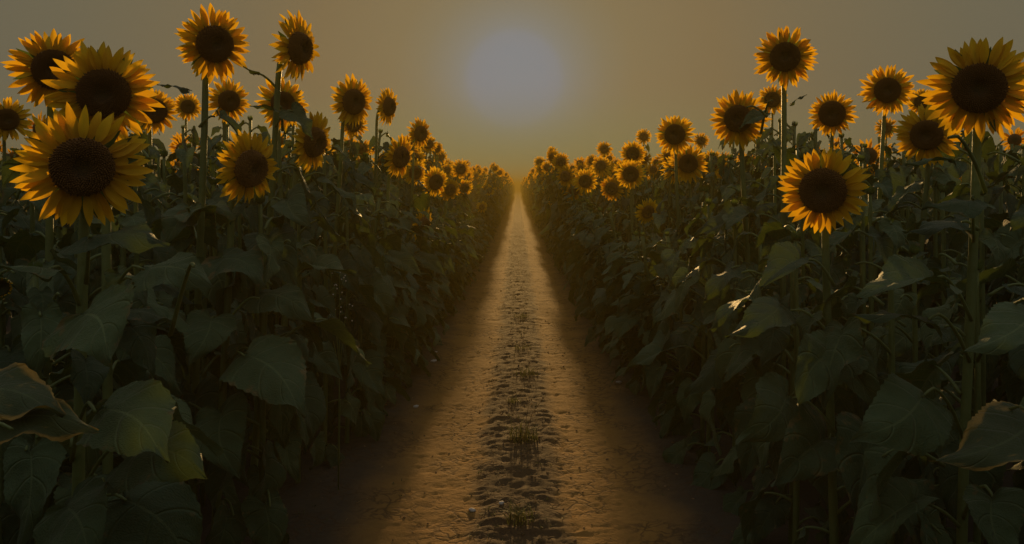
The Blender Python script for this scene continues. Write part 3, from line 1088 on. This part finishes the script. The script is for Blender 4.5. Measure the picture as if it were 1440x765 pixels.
PETL = [head_low(60 + i) for i in range(4)]
dm = disc_geo(2, 12, 0, 1)
DISCL = (np.concatenate(dm.v), dm.f, np.concatenate(dm.uv))
BRL = bract_geo(0, 1)
BRL = (np.concatenate(BRL.v), BRL.f, np.concatenate(BRL.uv))
for i, cnd in enumerate(cand[NEAR_N:]):
    x, y, k, side, px = cnd
    fl, a, n, size = plan(*cnd)
    top = a.z - size * .85 if fl else a
    rz = (0 if side > 0 else PI) + RNG.uniform(-.4, .4)
    g = FOL_LOW[i % 7]
    LM = Matrix.Translation((x, y, 0)) @ Matrix.Rotation(lean_of(cnd), 4, 'Y') @ Matrix.Translation((-x, -y, 0))
    M = LM @ Matrix.Translation((x, y, 0)) @ Matrix.Rotation(rz, 4, 'Z') @ Matrix.Diagonal((reach_of(cnd), 1, top / FOL_TOP, 1))
    crop.add(xf(g[0], M), g[1], 0, g[2])
    if fl:
        pts = [np.array(p) + np.array((x, y, 0)) for p in stem_path((0, 0, -.02), a - Vector((x, y, 0)), n, size)]
    else:
        pts = [(x, y, -.02), (x, y, top)]
    v, f, uv = tube(np.array(pts), [0.014, 0.010], 4)
    v = xf(v, LM)
    crop.add(v, f, 1, uv)
    if fl:
        M = LM @ head_matrix(a, n, size, RNG.uniform(0, 360))
        for gg, mi in ((PETL[i % 4], 2), (DISCL, 3), (BRL, 1)):
            crop.add(xf(gg[0], M), gg[1], mi, gg[2])
tag(link("sunflower_crop", crop.mesh("sunflower_crop", [M_LEAF, M_STEM, M_PETAL, M_DISC])), "dense mass of sunflower plants filling the field behind the front rows", "crop", kind="stuff")

# ================================================================== GROUND
mb = MB()
gx = np.concatenate([np.linspace(-150, -9, 24), np.linspace(-8, 8, 65), np.linspace(9, 150, 24)])
gy = np.concatenate([np.linspace(-12, 0, 13), np.linspace(0.25, 30, 120), np.linspace(32, 300, 60)])
X, Y = np.meshgrid(gx, gy)
Z = 0.05 * (fbm(X * 2.1, Y * 2.1) - .5) - 0.02
Z = np.where(np.abs(X) < 1.35, -0.03, Z)
V = np.stack([X.ravel(), Y.ravel(), Z.ravel()], 1)
mb.add(V, grid_faces(len(gy), len(gx)))
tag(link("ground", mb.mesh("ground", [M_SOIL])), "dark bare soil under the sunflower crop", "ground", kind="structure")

# path: fine relief, grazed by the low sun
ys = [1.2]
while ys[-1] < 300:
    ys.append(ys[-1] + max(0.009, 0.0042 * ys[-1]) if ys[-1] < 30 else ys[-1] * 1.02)
ys = np.array(ys)
xs = np.linspace(-1.3, 1.3, 210)
X, Y = np.meshgrid(xs, ys)
wob = 0.10 * (fbm(X * 1.2 + 3, Y * 1.1) - .5) * 2
ax = np.abs(X - 0.01) + wob
sm = lambda a, b, t: (lambda q: q * q * (3 - 2 * q))(np.clip((t - a) / (b - a), 0, 1))
centre = 1 - sm(0.10, 0.24, ax)
edge = sm(0.50, 0.85, ax)
track = (1 - centre) * (1 - edge)
ridge = 0.6 * (fbm(X * 11.0 + 40, Y * 24.0, 4) - .5) + 0.4 * (fbm(X * 3.0 + 4, Y * 9.0 + 2 * vnoise(X * 4, Y * 3), 3) - .5)          # crosswise tread ridges
clod = fbm(X * 19 + 9, Y * 24 + 2, 4) - .5
crack = 1 - np.clip(np.abs(fbm(X * 6 + 70, Y * 11 + 31, 3) - .5) / 0.022, 0, 1)
crack2 = 1 - np.clip(np.abs(fbm(X * 3 + 11, Y * 5 + 77, 3) - .5) / 0.012, 0, 1)
Z = 0.03 + centre * 0.010 - track * 0.006 + edge * 0.02
Z = Z + ridge * (0.026 * centre + 0.009 * track + 0.022 * edge) + clod * (0.020 * centre + 0.005 * track + 0.02 * edge)
Z = Z - (crack * 0.006 + crack2 * 0.006) * (0.4 + 0.6 * (1 - edge))
fall = sm(1.0, 1.3, np.abs(X))
Z = Z * (1 - fall) + fall * (-0.025)
Zpath = Z
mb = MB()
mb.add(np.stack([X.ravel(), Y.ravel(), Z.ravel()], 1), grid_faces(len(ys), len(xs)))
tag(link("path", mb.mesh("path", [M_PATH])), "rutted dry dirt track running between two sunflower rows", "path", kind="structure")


def ground_z(x, y):
    j = np.searchsorted(ys, y)
    i = int(round((x + 1.3) / 2.6 * 209))
    return float(Zpath[min(j, len(ys) - 1), max(0, min(209, i))])


def on_ground(px, py):
    d = CAMH * F / (py - VY)
    return (px - VX) / F * d, d


# grass tufts down the middle
def blades(mb, cx, cy, cz, n, rad, hgt, r, mat=0, lean=1.0, w=0.0028):
    for _ in range(n):
        a, q = r.uniform(0, 2 * PI), rad * math.sqrt(r.random()) * .5
        h = hgt * r.uniform(.45, 1.0)
        l = lean * h * r.uniform(.15, .9)
        b = r.uniform(0, 2 * PI)
        p0 = np.array((cx + q * math.cos(a), cy + q * math.sin(a), cz - .006))
        d = np.array((math.cos(b), math.sin(b), 0))
        s = np.array((-d[1], d[0], 0))
        V = []
        for k, (t, ww) in enumerate(((0, 1), (.4, .9), (.75, .6), (1, .08))):
            p = p0 + d * l * t * t + np.array((0, 0, h * (t - .25 * t * t * lean)))
            V += [p - s * w * ww, p + s * w * ww]
        mb.add(V, grid_faces(4, 2), mat)


TUFT = [
    ((737, 630), .10, .13, 130, True, "grass tuft with tall dry seed stalks in the middle of the path"),
    ((733, 748), .08, .10, 90, False, "dark grass tuft in the path centre at the bottom edge"),
    ((742, 534), .11, .08, 90, False, "low spreading grass tuft in the path centre beyond the stalked tuft"),
    ((735, 497), .09, .06, 60, False, "small grass tuft in the path centre, second beyond the stalked one"),
    ((733, 452), .10, .07, 60, False, "faint small grass tuft far along the path centre"),
    ((722, 575), .06, .06, 40, False, "sparse little grass tuft just beyond the stalked one"),
]
for (px, py), rad, hg, nb, stalk, lab in TUFT:
    x, y = on_ground(px, py)
    r = random.Random(px * 7 + py)
    z = ground_z(x, y)
    mb = MB()
    blades(mb, 0, 0, 0, int(nb * .7), rad * 1.5, hg * 1.25, r, 0, 1.15, .0022)
    o = link("grass_tuft", mb.mesh("grass_tuft", [M_GRASS], False))
    o.location = (x, y, z)
    tag(o, lab, "grass tuft", "grass tufts down the middle of the path")
    if stalk:
        sb = MB()
        for sx, sy, h in ((.10, -.02, .23), (-.07, .02, .17), (.03, .03, .20), (-.12, -.01, .15), (.06, -.03, .16)):
            v, f, uv = tube(smooth_path([(0, 0, 0), (sx * .4, sy * .4, h * .6), (sx, sy, h)], 7), [.0016, .0009], 4)
            sb.add(v, f, 0, uv)
            for _ in range(4):
                q = np.array((sx, sy, h)) + np.array([r.uniform(-.012, .012) for _ in range(3)])
                v, f, uv = tube([q, q + (0, 0, .005), q + (0, 0, .010)], [.001, .0035, .001], 5)
                sb.add(v, f, 0, uv)
        link("seed_stalks", sb.mesh("seed_stalks", [M_STRAW]), o)

# low sprigs and litter scattered over the middle strip and edges
r = random.Random(99)
mb = MB()
for _ in range(1500):
    y = 2.4 + 20 * r.random() ** 1.7
    x = r.gauss(0.0, 0.10) if r.random() < .75 else r.choice((-1, 1)) * r.uniform(.45, 1.0)
    blades(mb, x, y, ground_z(x, y), r.randint(2, 6), .03, r.uniform(.012, .035), r, 0 if r.random() < .6 else 1, 1.6, .0018)
tag(link("dry_grass", mb.mesh("dry_grass", [M_GRASS, M_STRAW], False)), "sparse dry grass sprigs along the middle of the path", "grass", kind="stuff")

mb = MB()
ico = [(0, 0, 1), (.894, 0, .447), (.276, .851, .447), (-.724, .526, .447), (-.724, -.526, .447), (.276, -.851, .447), (.724, .526, -.447), (-.276, .851, -.447), (-.894, 0, -.447), (-.276, -.851, -.447), (.724, -.526, -.447), (0, 0, -1)]
icf = [(0, 1, 2), (0, 2, 3), (0, 3, 4), (0, 4, 5), (0, 5, 1), (1, 6, 2), (2, 7, 3), (3, 8, 4), (4, 9, 5), (5, 10, 1), (6, 7, 2), (7, 8, 3), (8, 9, 4), (9, 10, 5), (10, 6, 1), (11, 7, 6), (11, 8, 7), (11, 9, 8), (11, 10, 9), (11, 6, 10)]
for _ in range(900):
    y = 2.4 + 22 * r.random() ** 1.6
    x = r.gauss(0, .16) if r.random() < .55 else r.uniform(-1, 1)
    s = r.uniform(.002, .006) * (1.6 if r.random() < .06 else 1)
    v = np.array([np.array(p) * s * r.uniform(.7, 1.25) * np.array((1.3, 1, .8)) for p in ico]) + np.array((x, y, ground_z(x, y) + s * .3))
    mb.add(v, icf)
tag(link("soil_crumbs", mb.mesh("soil_crumbs", [M_CLOD], False)), "loose brown soil crumbs strewn over the path", "soil crumbs", kind="stuff")

# countable small things on the path
STONES = [((610, 516), .020, "pale stone in the shade on the left of the path"), ((585, 580), .016, "small pale stone nearer on the shaded left of the path"), ((870, 547), .016, "pale chip of stone on the shaded right of the path"),
          ((664, 727), .014, "white chip beside the dark ruts at the path bottom, left one"), ((705, 722), .012, "white chip beside the dark ruts at the path bottom, right one"), ((613, 503), .010, "tiny pale pebble just beyond the pale stone on the left")]
for (px, py), s, lab in STONES:
    x, y = on_ground(px, py)
    r = random.Random(px)
    v = []
    f = []
    for i in range(5):
        for j in range(9):
            t, p = PI * (i + .5) / 5, 2 * PI * j / 9
            k = r.uniform(.85, 1.12)
            v.append((1.5 * s * k * math.sin(t) * math.cos(p), s * k * math.sin(t) * math.sin(p), .55 * s * k * math.cos(t)))
    f = grid_faces(5, 9, True) + [tuple(range(8, -1, -1)), tuple(36 + j for j in range(9))]
    mb = MB()
    mb.add(v, [q[::-1] for q in f])
    o = link("stone", mb.mesh("stone", [M_STONE]))
    o.location = (x, y, ground_z(x, y) + s * .3)
    o.rotation_euler = (0, 0, r.uniform(0, 3))
    tag(o, lab, "stone", "pale stones lying on the path")
x, y = on_ground(509, 720)
mb = MB()
v, f, uv = tube(smooth_path([(-.02, -.02, .004), (0.0, 0.005, .006), (.02, .03, .004)], 6), [.0016, .0012], 5)
mb.add(v, f)
o = link("straw", mb.mesh("straw", [M_STRAW]))
o.location = (x, y, ground_z(x, y) + .004)
tag(o, "short dry straw lying in the deep shade by the left row", "straw")

# slender weed with pale seed specks at the left verge
x, y = -.80, 3.55
w = link("weed", None)
w.location = (x, y, 0)
tag(w, "slender weed with tiny white flower specks at the left verge", "weed")
sb, fb = MB(), MB()
r = random.Random(3)
for k in range(5):
    e = np.array((r.uniform(-.06, .06), r.uniform(-.05, .05), 1.06 - .05 * k))
    v, f, uv = tube(smooth_path([(0, 0, 0), (.005, 0, .55), tuple(e * (1, 1, .92)), tuple(e)], 9), [.003, .0012], 4)
    sb.add(v, f, 0, uv)
    for _ in range(7):
        q = e + np.array([r.uniform(-.03, .03), r.uniform(-.03, .03), r.uniform(-.12, .02)])
        v, f, uv = tube([q, q + (0, 0, .003), q + (0, 0, .006)], [.001, .004, .001], 5)
        fb.add(v, f, 0, uv)
        v, f, uv = tube([tuple(e * (1, 1, .92)), tuple(q)], [.0006, .0006], 3)
        sb.add(v, f, 0, uv)
link("stem", sb.mesh("stem", [M_STEM]), w)
link("blossoms", fb.mesh("blossoms", [M_WHITE]), w)

# ================================================================== LIGHT
SUN_EL, SUN_AZ = R(7.7), R(-0.25)      # azimuth towards the picture's right of the path
sundir = Vector((math.sin(SUN_AZ) * math.cos(SUN_EL), math.cos(SUN_AZ) * math.cos(SUN_EL), math.sin(SUN_EL)))
sl = bpy.data.lights.new("sun", 'SUN')
sl.energy = 5.0
sl.angle = R(1.2)
sl.color = (1.0, 0.60, 0.21)
so = bpy.data.objects.new("sun", sl)
so.rotation_euler = (-sundir).to_track_quat('-Z', 'Y').to_euler()
so.location = (0, 20, 12)
COL.objects.link(so)

w = bpy.data.worlds.new("World")
sc.world = w
w.use_nodes = True
nt = w.node_tree
nt.nodes.clear()
L = nt.links.new
out = N(nt, "ShaderNodeOutputWorld")
tc = N(nt, "ShaderNodeTexCoord")
nrm = N(nt, "ShaderNodeVectorMath", operation='NORMALIZE')
L(tc.outputs["Generated"], nrm.inputs[0])
sep = N(nt, "ShaderNodeSeparateXYZ")
L(nrm.outputs[0], sep.inputs[0])
dot = N(nt, "ShaderNodeVectorMath", operation='DOT_PRODUCT')
L(nrm.outputs[0], dot.inputs[0])
dot.inputs[1].default_value = sundir
ang = mathn(nt, "ARCCOSINE", mathn(nt, "MINIMUM", dot.outputs["Value"], 0.999999))
t = mathn(nt, "DIVIDE", ang, R(60.0), clamp=True)


def ramp(stops, fac, interp='EASE'):
    n = N(nt, "ShaderNodeValToRGB")
    cr = n.color_ramp
    cr.interpolation = interp
    for k, (p, c) in enumerate(stops):
        e = cr.elements[k] if k < 2 else cr.elements.new(p)
        e.position = p
        e.color = (*[v / EXF for v in srgb(*c)], 1)
    L(fac, n.inputs[0])
    return n.outputs[0]


GLOW = [(0.0, (129, 133, 136)), (1.0, (99, 95, 84)), (2.2 / 60, (129, 132, 135)), (3.2 / 60, (130, 131, 131)), (3.7 / 60, (130, 128, 119)), (4.8 / 60, (130, 124, 107)), (6.5 / 60, (130, 119, 93)), (8.5 / 60, (130, 115, 84)), (14 / 60, (126, 109, 78)), (20 / 60, (118, 106, 80)), (30 / 60, (109, 103, 83))]
sky = ramp(GLOW, t, 'LINEAR')
# golden band low over the horizon, strongest under the sun
hz = N(nt, "ShaderNodeMapRange", interpolation_type="SMOOTHSTEP")
hz.inputs["From Min"].default_value, hz.inputs["From Max"].default_value = 0.135, 0.0
L(sep.outputs[2], hz.inputs["Value"])
near = N(nt, "ShaderNodeMapRange", interpolation_type="SMOOTHSTEP")
near.inputs["From Min"].default_value, near.inputs["From Max"].default_value = R(32), R(4)
L(ang, near.inputs["Value"])
g = mathn(nt, "MULTIPLY", hz.outputs[0], mathn(nt, "MULTIPLY_ADD", near.outputs[0], 0.75, 0.25))
sky = mixc(nt, g, sky, tuple(v / EXF for v in srgb(120, 124, 88)))
# the bright open sky behind the camera
bk = N(nt, "ShaderNodeMapRange", interpolation_type="SMOOTHSTEP")
bk.inputs["From Min"].default_value, bk.inputs["From Max"].default_value = 0.25, -0.7
L(sep.outputs[1], bk.inputs["Value"])
BACK = 0.175
ZEN = 0.27
lowb = N(nt, "ShaderNodeMapRange", interpolation_type="SMOOTHSTEP")
lowb.inputs["From Min"].default_value, lowb.inputs["From Max"].default_value = 0.0, 0.45
lowb.inputs["To Min"].default_value, lowb.inputs["To Max"].default_value = 0.40, 1.25
L(sep.outputs[2], lowb.inputs["Value"])
sky_back = mixc(nt, 1.0, (BACK * 1.0, BACK * .95, BACK * .86), lowb.outputs[0], "MULTIPLY")
sky = mixc(nt, bk.outputs[0], sky, sky_back)
ze = N(nt, "ShaderNodeMapRange", interpolation_type="SMOOTHSTEP")
ze.inputs["From Min"].default_value, ze.inputs["From Max"].default_value = 0.40, 0.85
L(sep.outputs[2], ze.inputs["Value"])
sky = mixc(nt, ze.outputs[0], sky, (ZEN * .93, ZEN * .98, ZEN * 1.0))
bg = N(nt, "ShaderNodeBackground", Strength=1.0)
L(sky, bg.inputs[0])
nis = N(nt, "ShaderNodeTexSky", sky_type='NISHITA')
nis.sun_disc = False
nis.sun_elevation = SUN_EL
nis.sun_rotation = SUN_AZ
nis.air_density, nis.dust_density = 1.0, 2.0
bg2 = N(nt, "ShaderNodeBackground", Strength=0.0001)
L(nis.outputs[0], bg2.inputs[0])
ad = N(nt, "ShaderNodeAddShader")
L(bg.outputs[0], ad.inputs[0])
L(bg2.outputs[0], ad.inputs[1])
L(ad.outputs[0], out.inputs[0])

# ------------------------------------------------------------------ golden haze
HAZE = 0.016
mb = MB()
x0, x1, y0, y1, z0, z1 = -160, 160, -14, 310, -1.2, 2.6
mb.add([(x0, y0, z0), (x1, y0, z0), (x1, y1, z0), (x0, y1, z0), (x0, y0, z1), (x1, y0, z1), (x1, y1, z1), (x0, y1, z1)],
       [(3, 2, 1, 0), (4, 5, 6, 7), (0, 1, 5, 4), (1, 2, 6, 5), (2, 3, 7, 6), (3, 0, 4, 7)])
m, hn, ho = nmat("golden_haze")
pv = N(hn, "ShaderNodeVolumePrincipled")
pv.inputs["Color"].default_value = (0.094, 0.075, 0.021, 1)
pv.inputs["Density"].default_value = HAZE
pv.inputs["Anisotropy"].default_value = 0.55
hn.links.new(pv.outputs[0], ho.inputs["Volume"])
if HAZE > 0:
    tag(link("haze", mb.mesh("haze", [m], False)), "golden evening haze over the sunflower field", "haze", kind="stuff")

# ================================================================== CAMERA
cam = bpy.data.cameras.new("camera")
cam.sensor_width = 36
cam.lens = F / 1440 * 36
cam.shift_x = -(VX - 720) / 1440
cam.shift_y = -(382.5 - VY) / 1440
cam.clip_start, cam.clip_end = 0.05, 2000
co = bpy.data.objects.new("camera", cam)
co.location = (0, 0, CAMH)
co.rotation_euler = (PI / 2, 0, 0)
COL.objects.link(co)
sc.camera = co
vs = sc.view_settings
vs.view_transform = 'Standard'
vs.look = 'None'
vs.exposure = EXPO
vs.gamma = 1.0
vs.use_curve_mapping = False
sc.cycles.use_denoising = True
sc.cycles.max_bounces = 8
sc.cycles.transparent_max_bounces = 8
sc.cycles.volume_bounces = 0
